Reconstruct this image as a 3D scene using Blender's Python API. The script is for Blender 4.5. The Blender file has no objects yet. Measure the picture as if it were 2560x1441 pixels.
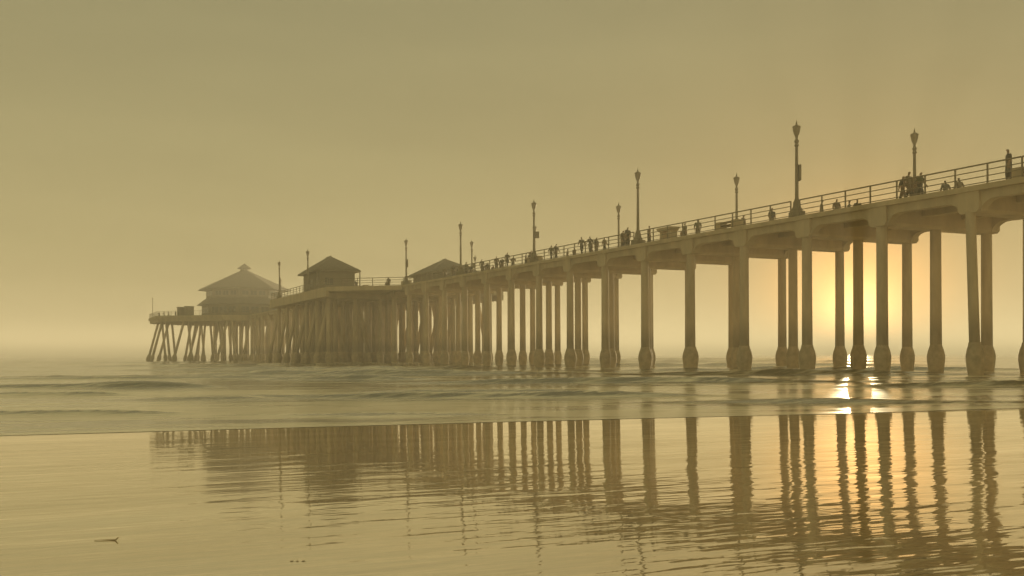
import bpy, math, random
from mathutils import Vector, Matrix, noise

random.seed(7)
R = math.radians
scene = bpy.context.scene
COL = scene.collection

# ------------------------------------------------------------------ camera
# World: +Y runs out to sea along the pier, +X runs along the shore.
EYE = 1.25
HEADING = R(25.55)
cam_d = bpy.data.cameras.new('camera')
cam_d.lens = 35.0
cam_d.sensor_width = 36.0
cam_d.shift_y = 168.0 / 2560.0
cam_d.clip_start = 0.1
cam_d.clip_end = 12000.0
cam = bpy.data.objects.new('camera', cam_d)
COL.objects.link(cam)
cam.matrix_world = (Matrix.Translation((0, 0, EYE)) @ Matrix.Rotation(-HEADING, 4, 'Z')
                    @ Matrix.Rotation(R(90), 4, 'X') @ Matrix.Rotation(R(-0.2), 4, 'Z'))
scene.camera = cam

# ------------------------------------------------------------------ sky and sun
SUN_AZ = R(44.69)        # clockwise from +Y
SUN_EL = R(2.05)
world = bpy.data.worlds.new('World')
scene.world = world
world.use_nodes = True
nt = world.node_tree
nt.nodes.clear()
w_out = nt.nodes.new('ShaderNodeOutputWorld')
w_bg = nt.nodes.new('ShaderNodeBackground')
w_bg.inputs['Strength'].default_value = 0.1
sky = nt.nodes.new('ShaderNodeTexSky')
sky.sky_type = 'NISHITA'
sky.sun_disc = False
sky.sun_elevation = SUN_EL
sky.sun_rotation = SUN_AZ
sky.dust_density = 4.0
sky.air_density = 1.5
w_tc = nt.nodes.new('ShaderNodeTexCoord')
w_sep = nt.nodes.new('ShaderNodeSeparateXYZ')
nt.links.new(w_tc.outputs['Generated'], w_sep.inputs[0])
w_ramp = nt.nodes.new('ShaderNodeValToRGB')
cr = w_ramp.color_ramp
SKY = [(0.0, (0.50, 0.405, 0.175)), (0.06, (0.475, 0.395, 0.170)), (0.17, (0.425, 0.368, 0.165)),
       (0.34, (0.345, 0.315, 0.155)), (1.0, (0.33, 0.305, 0.155))]
while len(cr.elements) < len(SKY):
    cr.elements.new(0.5)
for e, (p, c) in zip(cr.elements, SKY):
    e.position = p
    e.color = (c[0], c[1], c[2], 1)
nt.links.new(w_sep.outputs['Z'], w_ramp.inputs[0])
w_mul = nt.nodes.new('ShaderNodeVectorMath')
w_mul.operation = 'SCALE'
w_mul.inputs['Scale'].default_value = 2.2
w_map = nt.nodes.new('ShaderNodeMapping')
w_map.inputs['Scale'].default_value = (1.6, 1.6, 9.0)
w_map.inputs['Rotation'].default_value = (R(6), R(-5), 0)
nt.links.new(w_tc.outputs['Generated'], w_map.inputs['Vector'])
w_noi = nt.nodes.new('ShaderNodeTexNoise')
w_noi.inputs['Scale'].default_value = 1.4
w_noi.inputs['Detail'].default_value = 4.0
nt.links.new(w_map.outputs[0], w_noi.inputs['Vector'])
w_mr = nt.nodes.new('ShaderNodeMapRange')
w_mr.inputs['From Min'].default_value = 0.25
w_mr.inputs['From Max'].default_value = 0.75
w_mr.inputs['To Min'].default_value = 0.90
w_mr.inputs['To Max'].default_value = 1.08
nt.links.new(w_noi.outputs['Fac'], w_mr.inputs['Value'])
w_var = nt.nodes.new('ShaderNodeVectorMath')
w_var.operation = 'SCALE'
nt.links.new(w_ramp.outputs['Color'], w_var.inputs[0])
nt.links.new(w_mr.outputs[0], w_var.inputs['Scale'])
nt.links.new(w_var.outputs[0], w_mul.inputs[0])
w_mix = nt.nodes.new('ShaderNodeMixRGB')
w_mix.inputs[0].default_value = 0.97
nt.links.new(sky.outputs['Color'], w_mix.inputs[1])
nt.links.new(w_mul.outputs[0], w_mix.inputs[2])
# the sun's aureole in the hazy sky
sdir = Vector((math.sin(SUN_AZ) * math.cos(SUN_EL), math.cos(SUN_AZ) * math.cos(SUN_EL), math.sin(SUN_EL)))
w_dot = nt.nodes.new('ShaderNodeVectorMath')
w_dot.operation = 'DOT_PRODUCT'
w_dot.inputs[1].default_value = sdir
nt.links.new(w_tc.outputs['Generated'], w_dot.inputs[0])


def lobe(power, col):
    a = nt.nodes.new('ShaderNodeMath')
    a.operation = 'MAXIMUM'
    a.inputs[1].default_value = 0.0
    nt.links.new(w_dot.outputs['Value'], a.inputs[0])
    p = nt.nodes.new('ShaderNodeMath')
    p.operation = 'POWER'
    p.inputs[1].default_value = power
    nt.links.new(a.outputs[0], p.inputs[0])
    q = nt.nodes.new('ShaderNodeVectorMath')
    q.operation = 'SCALE'
    q.inputs[0].default_value = col
    nt.links.new(p.outputs[0], q.inputs['Scale'])
    return q.outputs[0]


w_prev = w_mix.outputs[0]
for pw, col in ((2400.0, (9.0, 5.0, 1.9)), (420.0, (5.0, 2.1, 0.4))):
    ad = nt.nodes.new('ShaderNodeVectorMath')
    ad.operation = 'ADD'
    nt.links.new(w_prev, ad.inputs[0])
    nt.links.new(lobe(pw, col), ad.inputs[1])
    w_prev = ad.outputs[0]
nt.links.new(w_prev, w_bg.inputs['Color'])
nt.links.new(w_bg.outputs[0], w_out.inputs['Surface'])

sun_d = bpy.data.lights.new('sun', 'SUN')
sun_d.energy = 4.6
sun_d.angle = R(0.45)
sun_d.color = (1.0, 0.80, 0.46)
sun = bpy.data.objects.new('sun', sun_d)
COL.objects.link(sun)
sdir = Vector((math.sin(SUN_AZ) * math.cos(SUN_EL), math.cos(SUN_AZ) * math.cos(SUN_EL), math.sin(SUN_EL)))
sun.rotation_euler = sdir.to_track_quat('Z', 'Y').to_euler()

scene.view_settings.view_transform = 'Standard'
scene.view_settings.look = 'None'
scene.view_settings.exposure = 1.68
scene.view_settings.gamma = 1.0
scene.view_settings.use_curve_mapping = False
scene.cycles.use_denoising = True
scene.cycles.volume_bounces = 6
scene.cycles.max_bounces = 8
scene.cycles.glossy_bounces = 3
scene.cycles.diffuse_bounces = 3

# ------------------------------------------------------------------ helpers
def thing(name, label, cat, loc=(0, 0, 0), rz=0.0, group=None):
    o = bpy.data.objects.new(name, None)
    COL.objects.link(o)
    o.location = loc
    o.rotation_euler = (0, 0, rz)
    o.empty_display_size = 0.3
    o['label'] = label
    o['category'] = cat
    if group:
        o['group'] = group
    return o


def tag(o, label, cat, group=None):
    o['label'] = label
    o['category'] = cat
    if group:
        o['group'] = group
    return o


class MB:
    def __init__(self):
        self.v, self.f = [], []

    def add(self, vs, fs):
        b = len(self.v)
        self.v += [tuple(p) for p in vs]
        self.f += [tuple(b + i for i in f) for f in fs]
        return self

    def box(self, x0, x1, y0, y1, z0, z1):
        return self.add([(x0, y0, z0), (x1, y0, z0), (x1, y1, z0), (x0, y1, z0),
                         (x0, y0, z1), (x1, y0, z1), (x1, y1, z1), (x0, y1, z1)],
                        [(0, 3, 2, 1), (4, 5, 6, 7), (0, 1, 5, 4), (1, 2, 6, 5), (2, 3, 7, 6), (3, 0, 4, 7)])

    def cbox(self, x0, x1, y0, y1, z0, z1, c=0.03):
        """box with chamfered vertical and horizontal edges (three rings)"""
        def ring(d, z):
            return [(x0 + d, y0 + d, z), (x1 - d, y0 + d, z), (x1 - d, y1 - d, z), (x0 + d, y1 - d, z)]
        vs = ring(c, z0) + ring(0, z0 + c) + ring(0, z1 - c) + ring(c, z1)
        fs = [(3, 2, 1, 0), (12, 13, 14, 15)]
        for k in range(3):
            for i in range(4):
                j = (i + 1) % 4
                fs.append((k * 4 + i, k * 4 + j, k * 4 + 4 + j, k * 4 + 4 + i))
        return self.add(vs, fs)

    def lathe(self, prof, n=12, cx=0, cy=0, rot=0.0):
        vs, fs = [], []
        for r, z in prof:
            for i in range(n):
                a = rot + 2 * math.pi * i / n
                vs.append((cx + r * math.cos(a), cy + r * math.sin(a), z))
        for k in range(len(prof) - 1):
            for i in range(n):
                j = (i + 1) % n
                fs.append((k * n + i, k * n + j, (k + 1) * n + j, (k + 1) * n + i))
        fs.append(tuple(range(n - 1, -1, -1)))
        m = (len(prof) - 1) * n
        fs.append(tuple(m + i for i in range(n)))
        return self.add(vs, fs)

    def tube(self, a, b, r, n=8, r2=None):
        a, b = Vector(a), Vector(b)
        d = (b - a).normalized()
        u = d.orthogonal().normalized()
        w = d.cross(u)
        r2 = r if r2 is None else r2
        vs = []
        for p, rr in ((a, r), (b, r2)):
            for i in range(n):
                t = 2 * math.pi * i / n
                vs.append(p + u * rr * math.cos(t) + w * rr * math.sin(t))
        fs = [(i, (i + 1) % n, n + (i + 1) % n, n + i) for i in range(n)]
        fs += [tuple(range(n - 1, -1, -1)), tuple(range(n, 2 * n))]
        return self.add(vs, fs)

    def prism(self, poly, h0, h1, axis='x'):
        """extrude a 2-D polygon (a, b) between h0 and h1 along an axis; x: (h, a, b), z: (a, b, h)"""
        n = len(poly)
        if axis == 'x':
            vs = [(h0, a, b) for a, b in poly] + [(h1, a, b) for a, b in poly]
        elif axis == 'y':
            vs = [(a, h0, b) for a, b in poly] + [(a, h1, b) for a, b in poly]
        else:
            vs = [(a, b, h0) for a, b in poly] + [(a, b, h1) for a, b in poly]
        fs = [tuple(range(n - 1, -1, -1)), tuple(range(n, 2 * n))]
        fs += [(i, (i + 1) % n, n + (i + 1) % n, n + i) for i in range(n)]
        return self.add(vs, fs)

    def mesh(self, name, mat, smooth=None):
        me = bpy.data.meshes.new(name)
        me.from_pydata(self.v, [], self.f)
        import bmesh
        bm = bmesh.new()
        bm.from_mesh(me)
        bmesh.ops.recalc_face_normals(bm, faces=bm.faces)
        bm.to_mesh(me)
        bm.free()
        if smooth:
            me.shade_smooth()
            me.set_sharp_from_angle(angle=R(smooth))
        me.materials.append(mat)
        return me

    def build(self, name, mat, parent=None, loc=(0, 0, 0), rz=0.0, smooth=None):
        return place(name, self.mesh(name, mat, smooth), parent, loc, rz)


def place(name, me, parent=None, loc=(0, 0, 0), rz=0.0):
    o = bpy.data.objects.new(name, me)
    COL.objects.link(o)
    o.parent = parent
    o.location = loc
    o.rotation_euler = (0, 0, rz)
    return o


# ------------------------------------------------------------------ materials
def mat(name, col, rough=0.7, var=0.25, scale=1.5, stretch=(1, 1, 1), spec=0.3, metal=0.0, bump=0.0, world_co=True):
    m = bpy.data.materials.new(name)
    m.use_nodes = True
    n = m.node_tree.nodes
    l = m.node_tree.links
    b = n['Principled BSDF']
    b.inputs['Roughness'].default_value = rough
    b.inputs['Specular IOR Level'].default_value = spec
    b.inputs['Metallic'].default_value = metal
    geo = n.new('ShaderNodeNewGeometry')
    mp = n.new('ShaderNodeMapping')
    mp.inputs['Scale'].default_value = stretch
    l.new(geo.outputs['Position'], mp.inputs['Vector'])
    t = n.new('ShaderNodeTexNoise')
    t.inputs['Scale'].default_value = scale
    t.inputs['Detail'].default_value = 6
    t.inputs['Roughness'].default_value = 0.62
    l.new(mp.outputs[0], t.inputs['Vector'])
    r = n.new('ShaderNodeValToRGB')
    r.color_ramp.elements[0].position = 0.3
    r.color_ramp.elements[1].position = 0.7
    r.color_ramp.elements[0].color = tuple(c * (1 - var) for c in col) + (1,)
    r.color_ramp.elements[1].color = tuple(min(1, c * (1 + var)) for c in col) + (1,)
    l.new(t.outputs['Fac'], r.inputs[0])
    l.new(r.outputs[0], b.inputs['Base Color'])
    if bump:
        bp = n.new('ShaderNodeBump')
        bp.inputs['Distance'].default_value = bump
        bp.inputs['Strength'].default_value = 0.6
        l.new(t.outputs['Fac'], bp.inputs['Height'])
        l.new(bp.outputs[0], b.inputs['Normal'])
    return m


M = {
    'concrete': mat('weathered_concrete', (0.54, 0.44, 0.285), 0.85, 0.16, 0.9, (1, 1, 0.35), bump=0.03),
    'jacket': mat('mussel_stained_concrete', (0.44, 0.36, 0.23), 0.8, 0.25, 2.2, bump=0.06),
    'rail': mat('painted_steel_rail', (0.30, 0.25, 0.17), 0.8, 0.1, 4.0, spec=0.15),
    'lamp': mat('painted_lamp_metal', (0.30, 0.25, 0.165), 0.85, 0.12, 4.0, spec=0.1),
    'lens': mat('frosted_lantern_glass', (0.34, 0.28, 0.18), 0.7, 0.08, 6.0, spec=0.2),
    'wall': mat('painted_clapboard', (0.26, 0.215, 0.14), 0.8, 0.1, 1.2),
    'roof': mat('weathered_shingle', (0.21, 0.17, 0.11), 0.85, 0.18, 2.5),
    'trim': mat('trim_paint', (0.27, 0.22, 0.145), 0.7, 0.1, 2.0),
    'glass': mat('dark_window_glass', (0.10, 0.09, 0.065), 0.08, 0.1, 1.0, spec=0.6),
    'wood': mat('weathered_wood', (0.26, 0.20, 0.13), 0.8, 0.25, 3.0),
    'kelp': mat('wet_kelp', (0.46, 0.36, 0.20), 0.8, 0.3, 20.0, spec=0.5),
    'pebble': mat('wet_pebble', (0.44, 0.35, 0.21), 0.8, 0.15, 20.0, spec=0.5),
}
M['column'] = mat('tide_stained_column', (0.54, 0.44, 0.285), 0.85, 0.2, 1.3, (1, 1, 0.22), bump=0.03)
_n, _l = M['column'].node_tree.nodes, M['column'].node_tree.links
_b = _n['Principled BSDF']
_src = _b.inputs['Base Color'].links[0].from_socket
_tex = next(x for x in _n if x.type == 'TEX_NOISE')
_geo = next(x for x in _n if x.type == 'NEW_GEOMETRY')
_sp = _n.new('ShaderNodeSeparateXYZ')
_l.new(_geo.outputs['Position'], _sp.inputs[0])
_ad = _n.new('ShaderNodeMath')
_ad.operation = 'MULTIPLY_ADD'
_ad.inputs[1].default_value = -3.0
_l.new(_tex.outputs['Fac'], _ad.inputs[0])
_l.new(_sp.outputs['Z'], _ad.inputs[2])
_mr = _n.new('ShaderNodeMapRange')
_mr.inputs['From Min'].default_value = 0.9
_mr.inputs['From Max'].default_value = 2.2
_mr.inputs['To Min'].default_value = 0.62
_mr.inputs['To Max'].default_value = 1.0
_l.new(_ad.outputs[0], _mr.inputs['Value'])
_mx = _n.new('ShaderNodeVectorMath')
_mx.operation = 'SCALE'
_l.new(_src, _mx.inputs[0])
_l.new(_mr.outputs[0], _mx.inputs['Scale'])
_l.new(_mx.outputs[0], _b.inputs['Base Color'])
SKIN = mat('skin', (0.36, 0.25, 0.16), 0.6, 0.06, 8)
HAIR = mat('hair', (0.10, 0.075, 0.045), 0.6, 0.15, 20)
SHOE = mat('shoe_leather', (0.12, 0.10, 0.07), 0.6, 0.15, 10)
CLOTH = {k: mat('cloth_' + k, c, 0.9, 0.12, 9) for k, c in {
    'dark': (0.14, 0.12, 0.09), 'brown': (0.22, 0.165, 0.105), 'grey': (0.22, 0.20, 0.16), 'tan': (0.30, 0.24, 0.16),
    'olive': (0.19, 0.175, 0.095), 'rust': (0.27, 0.165, 0.095)}.items()}

# ------------------------------------------------------------------ wet sand
def sand_material():
    m = bpy.data.materials.new('wet_sand')
    m.use_nodes = True
    n, l = m.node_tree.nodes, m.node_tree.links
    n.clear()
    out = n.new('ShaderNodeOutputMaterial')
    geo = n.new('ShaderNodeNewGeometry')

    def noise_tex(scale, stretch, rot=0.0, detail=3.0, rough=0.5, loc=(0, 0, 0)):
        mp = n.new('ShaderNodeMapping')
        mp.inputs['Scale'].default_value = stretch
        mp.inputs['Rotation'].default_value = (0, 0, rot)
        mp.inputs['Location'].default_value = loc
        l.new(geo.outputs['Position'], mp.inputs['Vector'])
        t = n.new('ShaderNodeTexNoise')
        t.inputs['Scale'].default_value = scale
        t.inputs['Detail'].default_value = detail
        t.inputs['Roughness'].default_value = rough
        l.new(mp.outputs[0], t.inputs['Vector'])
        return t.outputs['Fac']

    def math_(op, a, b):
        q = n.new('ShaderNodeMath')
        q.operation = op
        for i, x in enumerate((a, b)):
            if isinstance(x, (int, float)):
                q.inputs[i].default_value = x
            else:
                l.new(x, q.inputs[i])
        return q.outputs[0]

    # a film of draining water: faint shore-parallel ripples, stronger nearer the dry side
    rot = HEADING
    r1 = noise_tex(2.4, (0.40, 1.5, 1), rot, 3.0, 0.5)
    r2 = noise_tex(0.75, (0.6, 1.5, 1), rot, 2.0, 0.5, (3, 7, 0))
    sep = n.new('ShaderNodeSeparateXYZ')
    l.new(geo.outputs['Position'], sep.inputs[0])
    # distance measured down the beach, 0 at the swash edge
    dist = math_('SUBTRACT', 15.5, sep.outputs['Y'])
    mr = n.new('ShaderNodeMapRange')
    mr.inputs['From Min'].default_value = 1.0
    mr.inputs['From Max'].default_value = 11.0
    mr.inputs['To Min'].default_value = 0.18
    mr.inputs['To Max'].default_value = 0.85
    l.new(dist, mr.inputs['Value'])
    h = math_('ADD', math_('MULTIPLY', r1, 0.011), math_('MULTIPLY', r2, 0.012))
    h = math_('MULTIPLY', h, mr.outputs[0])
    bp = n.new('ShaderNodeBump')
    bp.inputs['Strength'].default_value = 1.0
    bp.inputs['Distance'].default_value = 1.0
    l.new(h, bp.inputs['Height'])
    # sand grain colour
    g = noise_tex(0.5, (1, 1, 1), 0, 5, 0.6)
    rp = n.new('ShaderNodeValToRGB')
    rp.color_ramp.elements[0].position = 0.3
    rp.color_ramp.elements[1].position = 0.7
    rp.color_ramp.elements[0].color = (0.46, 0.345, 0.185, 1)
    rp.color_ramp.elements[1].color = (0.55, 0.42, 0.235, 1)
    l.new(g, rp.inputs[0])
    dif = n.new('ShaderNodeBsdfDiffuse')
    l.new(rp.outputs[0], dif.inputs['Color'])
    gl = n.new('ShaderNodeBsdfGlossy')
    gl.inputs['Roughness'].default_value = 0.025
    gl.inputs['Color'].default_value = (1.0, 0.96, 0.88, 1)
    l.new(bp.outputs[0], gl.inputs['Normal'])
    mx = n.new('ShaderNodeMixShader')
    pat = noise_tex(0.55, (0.4, 1.3, 1), rot, 5, 0.6, (11, 2, 0))
    pm = n.new('ShaderNodeMapRange')
    pm.inputs['From Min'].default_value = 0.3
    pm.inputs['From Max'].default_value = 0.7
    pm.inputs['To Min'].default_value = 0.70
    pm.inputs['To Max'].default_value = 0.87
    l.new(pat, pm.inputs['Value'])
    l.new(pm.outputs[0], mx.inputs[0])
    l.new(dif.outputs[0], mx.inputs[1])
    l.new(gl.outputs[0], mx.inputs[2])
    l.new(mx.outputs[0], out.inputs['Surface'])
    return m


def swash_edge(x):
    return 17.5 - 0.11 * max(-150.0, min(220.0, x)) + 0.42 * noise.noise(Vector((x * 0.11, 3.1, 0))) + 0.05 * noise.noise(Vector((x * 0.7, 9.1, 0)))


def graded(a, b, lo, hi, n_in, n_out):
    """coordinates from lo to hi, even between a and b and growing outside"""
    xs = [a + (b - a) * i / n_in for i in range(n_in + 1)]
    st = (b - a) / n_in
    q = ((hi - b) / st)
    def tail(span):
        g = 1.0
        lo_g, hi_g = 1.0001, 3.0
        for _ in range(60):
            g = (lo_g + hi_g) / 2
            if st * (g ** n_out - 1) / (g - 1) * g > span:
                hi_g = g
            else:
                lo_g = g
        out, d, p = [], st, 0.0
        for _ in range(n_out):
            d *= g
            p += d
            out.append(p * 1.0)
        k = span / out[-1]
        return [o * k for o in out]
    xs = [a - t for t in reversed(tail(a - lo))] + xs + [b + t for t in tail(hi - b)]
    return xs


FAR = 2500.0

def sheet(name, xs, ys, zf, material, attr=None):
    vs, vals = [], []
    for y in ys:
        for x in xs:
            p = zf(x, y)
            vs.append(p[:3])
            vals.append(p[3] if len(p) > 3 else 0)
    nx = len(xs)
    fs = [(j * nx + i, j * nx + i + 1, (j + 1) * nx + i + 1, (j + 1) * nx + i)
          for j in range(len(ys) - 1) for i in range(nx - 1)]
    me = bpy.data.meshes.new(name)
    me.from_pydata(vs, [], fs)
    me.shade_smooth()
    if attr:
        at = me.attributes.new(attr, 'FLOAT', 'POINT')
        at.data.foreach_set('value', vals)
    me.materials.append(material)
    o = place(name, me)
    o['kind'] = 'structure'
    return o


def sand_z(x, y):
    """foreshore falling two in a hundred towards the sea"""
    d = y - (18.2 - 0.11 * max(-150.0, min(220.0, x)))
    if d > 0:
        return (x, y, -0.03 * d if d < 60 else -1.8)
    return (x, y, 0.02 * min(-d, 42.0))


sheet('beach', graded(-20, 60, -FAR, FAR, 60, 24), graded(-10, 40, -FAR, FAR, 60, 24), sand_z, sand_material())

# ------------------------------------------------------------------ sea
CT, ST = math.cos(HEADING), math.sin(HEADING)
BENT0, PITCH = 49.3, 6.26         # rows of pier columns

# crests: (distance out q, along-crest centre p, half length, height, width landward, width seaward, slope)
WAVES = [
    (28.6, -1.0, 6.5, 0.15, 0.35, 1.3, 0.03), (31.5, -14.5, 2.2, 0.13, 0.4, 1.4, 0.02),
    (24.4, 10.5, 5.0, 0.09, 0.3, 1.2, -0.04), (42.5, 4.5, 9.5, 0.24, 0.5, 2.0, 0.02),
    (49.5, -8.0, 4.2, 0.24, 0.6, 2.0, -0.02), (36.5, 18.5, 6.0, 0.20, 0.45, 1.6, 0.05),
    (39.0, -17.0, 5.0, 0.16, 0.5, 2.0, 0.0), (57.0, 14.0, 9.0, 0.26, 0.7, 2.5, 0.02),
    (62.0, -8.0, 14.0, 0.26, 0.8, 2.8, 0.03), (72.0, 22.0, 16.0, 0.30, 0.9, 3.2, -0.02),
    (84.0, -14.0, 18.0, 0.34, 1.0, 3.6, 0.02), (100.0, 20.0, 24.0, 0.34, 1.2, 4.5, 0.0),
    (122.0, -20.0, 30.0, 0.36, 1.4, 5.0, 0.02), (150.0, 18.0, 46.0, 0.4, 1.6, 6.0, 0.0),
    (185.0, -20.0, 60.0, 0.4, 2.0, 7.0, 0.0), (230.0, 20.0, 90.0, 0.42, 2.4, 8.0, 0.0),
]

wr = random.Random(21)
for _ in range(26):
    q_ = 20.5 + 46 * wr.random() ** 1.3
    WAVES.append((q_, q_ * (-0.6 + 1.25 * wr.random()), q_ * (0.06 + 0.13 * wr.random()), 0.035 + q_ * 0.0022 * wr.random(),
                  0.25 + q_ * 0.005, 0.8 + q_ * 0.02, -0.04 + 0.08 * wr.random()))


def fbm(x, y, z, o=4):
    return noise.fractal(Vector((x, y, z)), 0.9, 2.1, o)


def sea_z(x, yy):
    e = swash_edge(x)
    y = yy + e                      # rows follow the swash edge near the beach
    d = yy
    p = x * CT - y * ST
    q = x * ST + y * CT
    z = 0.018 * (1 - math.exp(-d / 0.5)) + 0.004 + 0.03 * (1 - math.exp(-d / 4.0)) + max(0.0, sand_z(x, y)[2]) * max(0.0, 1 - d / 2.0)
    foam = 0.0
    if -60 < x < 260 and y < 320:
        face = 0.0
        crest = 0.0
        for (q0, p0, hl, A, wl, ws, sl) in WAVES:
            t = (p - p0) / hl
            if abs(t) > 1.6:
                continue
            qc = q0 + sl * (p - p0) + 0.9 * (q0 / 40.0) * noise.noise(Vector((p * 0.11, q0, 1.7)))
            dq = q - qc
            if dq < -6 * wl or dq > 4 * ws:
                continue
            win = math.exp(-(t ** 4) * 1.2) * (0.8 + 0.4 * noise.noise(Vector((p * 0.3, q0, 5.0))))
            w = wl if dq < 0 else ws
            hgt = win * math.exp(-(dq / w) ** 2)
            z += 1.2 * A * hgt * min(1.0, d / 2.5)
            if dq < 0:
                face = max(face, hgt)
            elif dq < ws:
                crest = max(crest, win * max(0.0, 1 - dq / ws))
        # low chop away from the edge
        k = min(1.0, max(0.0, (d - 1.5) / 12.0))
        z += 0.022 * k * fbm(p * 0.16, q * 0.45, 0.0)
        band = fbm(p * 0.045, q * 0.28, 4.0) * 0.55 + fbm(p * 0.16, q * 0.8, 11.0, 5) * 0.40
        near = math.exp(-max(0.0, q - 20) / 26.0)
        foam = 0.0 + 0.50 * near + band * 1.0 + 0.5 * crest * (0.4 + 0.6 * near) - 1.25 * face
        foam = max(foam, 0.95 - d / 0.9)
        if 42.0 < x < 56.0 and y < 235.0:      # churn round the column feet
            yb = BENT0 + PITCH * round((y - BENT0) / PITCH)
            rr_ = min(math.hypot(x - cx_, (y - yb) * 0.7) for cx_ in (44.5, 48.85, 53.25))
            foam += 0.9 * math.exp(-(rr_ / 1.1) ** 2)
            z += 0.07 * math.exp(-(rr_ / 0.8) ** 2)
        foam = min(1.0, max(0.0, foam))
    return (x, y, z, foam)


def sea_material():
    m = bpy.data.materials.new('sea_water')
    m.use_nodes = True
    n, l = m.node_tree.nodes, m.node_tree.links
    b = n['Principled BSDF']
    at = n.new('ShaderNodeAttribute')
    at.attribute_name = 'foam'
    geo = n.new('ShaderNodeNewGeometry')
    mp = n.new('ShaderNodeMapping')
    mp.inputs['Rotation'].default_value = (0, 0, HEADING)
    mp.inputs['Scale'].default_value = (0.35, 2.2, 1)
    l.new(geo.outputs['Position'], mp.inputs['Vector'])
    t = n.new('ShaderNodeTexNoise')
    t.inputs['Scale'].default_value = 1.1
    t.inputs['Detail'].default_value = 7
    t.inputs['Roughness'].default_value = 0.65
    l.new(mp.outputs[0], t.inputs['Vector'])
    a = n.new('ShaderNodeMath')
    a.operation = 'MULTIPLY_ADD'
    a.inputs[1].default_value = 1.7
    l.new(t.outputs['Fac'], a.inputs[0])
    l.new(at.outputs['Fac'], a.inputs[2])
    mr = n.new('ShaderNodeMapRange')
    mr.interpolation_type = 'SMOOTHSTEP'
    mr.inputs['From Min'].default_value = 0.75
    mr.inputs['From Max'].default_value = 1.35
    l.new(a.outputs[0], mr.inputs['Value'])
    mx = n.new('ShaderNodeMixRGB')
    mx.inputs[1].default_value = (0.17, 0.15, 0.09, 1)
    mx.inputs[2].default_value = (0.92, 0.81, 0.57, 1)
    l.new(mr.outputs[0], mx.inputs[0])
    l.new(mx.outputs[0], b.inputs['Base Color'])
    rr = n.new('ShaderNodeMapRange')
    rr.inputs['To Min'].default_value = 0.12
    rr.inputs['To Max'].default_value = 0.2
    l.new(mr.outputs[0], rr.inputs['Value'])
    l.new(rr.outputs[0], b.inputs['Roughness'])
    b.inputs['IOR'].default_value = 1.5
    b.inputs['Specular IOR Level'].default_value = 0.9
    bp = n.new('ShaderNodeBump')
    bp.inputs['Distance'].default_value = 0.02
    bp.inputs['Strength'].default_value = 0.4
    l.new(t.outputs['Fac'], bp.inputs['Height'])
    l.new(bp.outputs[0], b.inputs['Normal'])
    return m


sea_rows = [0.0, 0.015, 0.04, 0.08, 0.15, 0.25, 0.4]
yv = 0.4
while yv < 32:
    yv += 0.16
    sea_rows.append(yv)
st = 0.18
while yv < 2450:
    st *= 1.03
    yv += st
    sea_rows.append(yv)
sheet('sea', graded(-10, 62, -FAR, FAR, 200, 90), sea_rows, sea_z, sea_material(), 'foam')

# ------------------------------------------------------------------ pier
NEAR, FARD = 44.2, 53.5          # deck edges (distance along the shore from the camera)
PIER_END = 232.0


def zd(s):
    return EYE + 8.75 + 0.0075 * (min(s, 122.0) - 35.0)


pier = thing('pier', 'long concrete ocean pier on rows of columns with swollen jacketed feet', 'pier', (48.85, 18, 0))
PO = Vector((48.85, 18, 0))


def on_pier(name, me, loc, parent=None, rz=0.0):
    return place(name, me, parent or pier, tuple(Vector(loc) - PO), rz)


def pier_mesh(name, mb, material, smooth=None):
    return on_pier(name, mb.mesh(name, material, smooth), (0, 0, 0))


# column of unit length (scaled) and the jacket at its foot
col_prof = [(0.36, 0.0), (0.345, 0.25), (0.325, 0.6), (0.315, 1.0)]
COLUMN = MB().lathe(col_prof, 14).mesh('column', M['column'], 40)
JACKET_PROF = [(0.44, -1.6), (0.43, -0.05), (0.45, 0.2), (0.50, 0.55), (0.535, 0.85), (0.53, 1.1), (0.47, 1.38), (0.385, 1.62), (0.345, 1.8)]
JACKET = MB().lathe(JACKET_PROF, 14).mesh('jacket', M['jacket'], 50)


def column(d, s, top, dd=0.0, ds=0.0, r=1.0):
    """column with its foot on the sea bed at (d + dd, s + ds) and its head at (d, s, top)"""
    foot = Vector((d + dd, s + ds, -1.7))
    head = Vector((d, s, top))
    v = head - foot
    o = on_pier('column', COLUMN, foot)
    o.rotation_euler = v.to_track_quat('Z', 'Y').to_euler()
    o.scale = (r, r, v.length)
    j = place('jacket', JACKET, o)
    # the jacket keeps its own size on the scaled, tilted column
    k = 0.9 + 0.2 * random.random()
    lift = (1.7 + 0.05) / v.length
    j.location = (0, 0, lift)
    j.scale = (k * r ** -0.3, k * r ** -0.3, 1.0 / v.length)
    j.rotation_euler = (0, 0, random.random() * 6)
    return o


bents = []
k = -5
while BENT0 + k * PITCH < PIER_END:
    bents.append(BENT0 + k * PITCH)
    k += 1

MID0, MID1 = 133.0, 169.0
END_C = (47.0, 254.0)
END_R = 23.5

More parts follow.
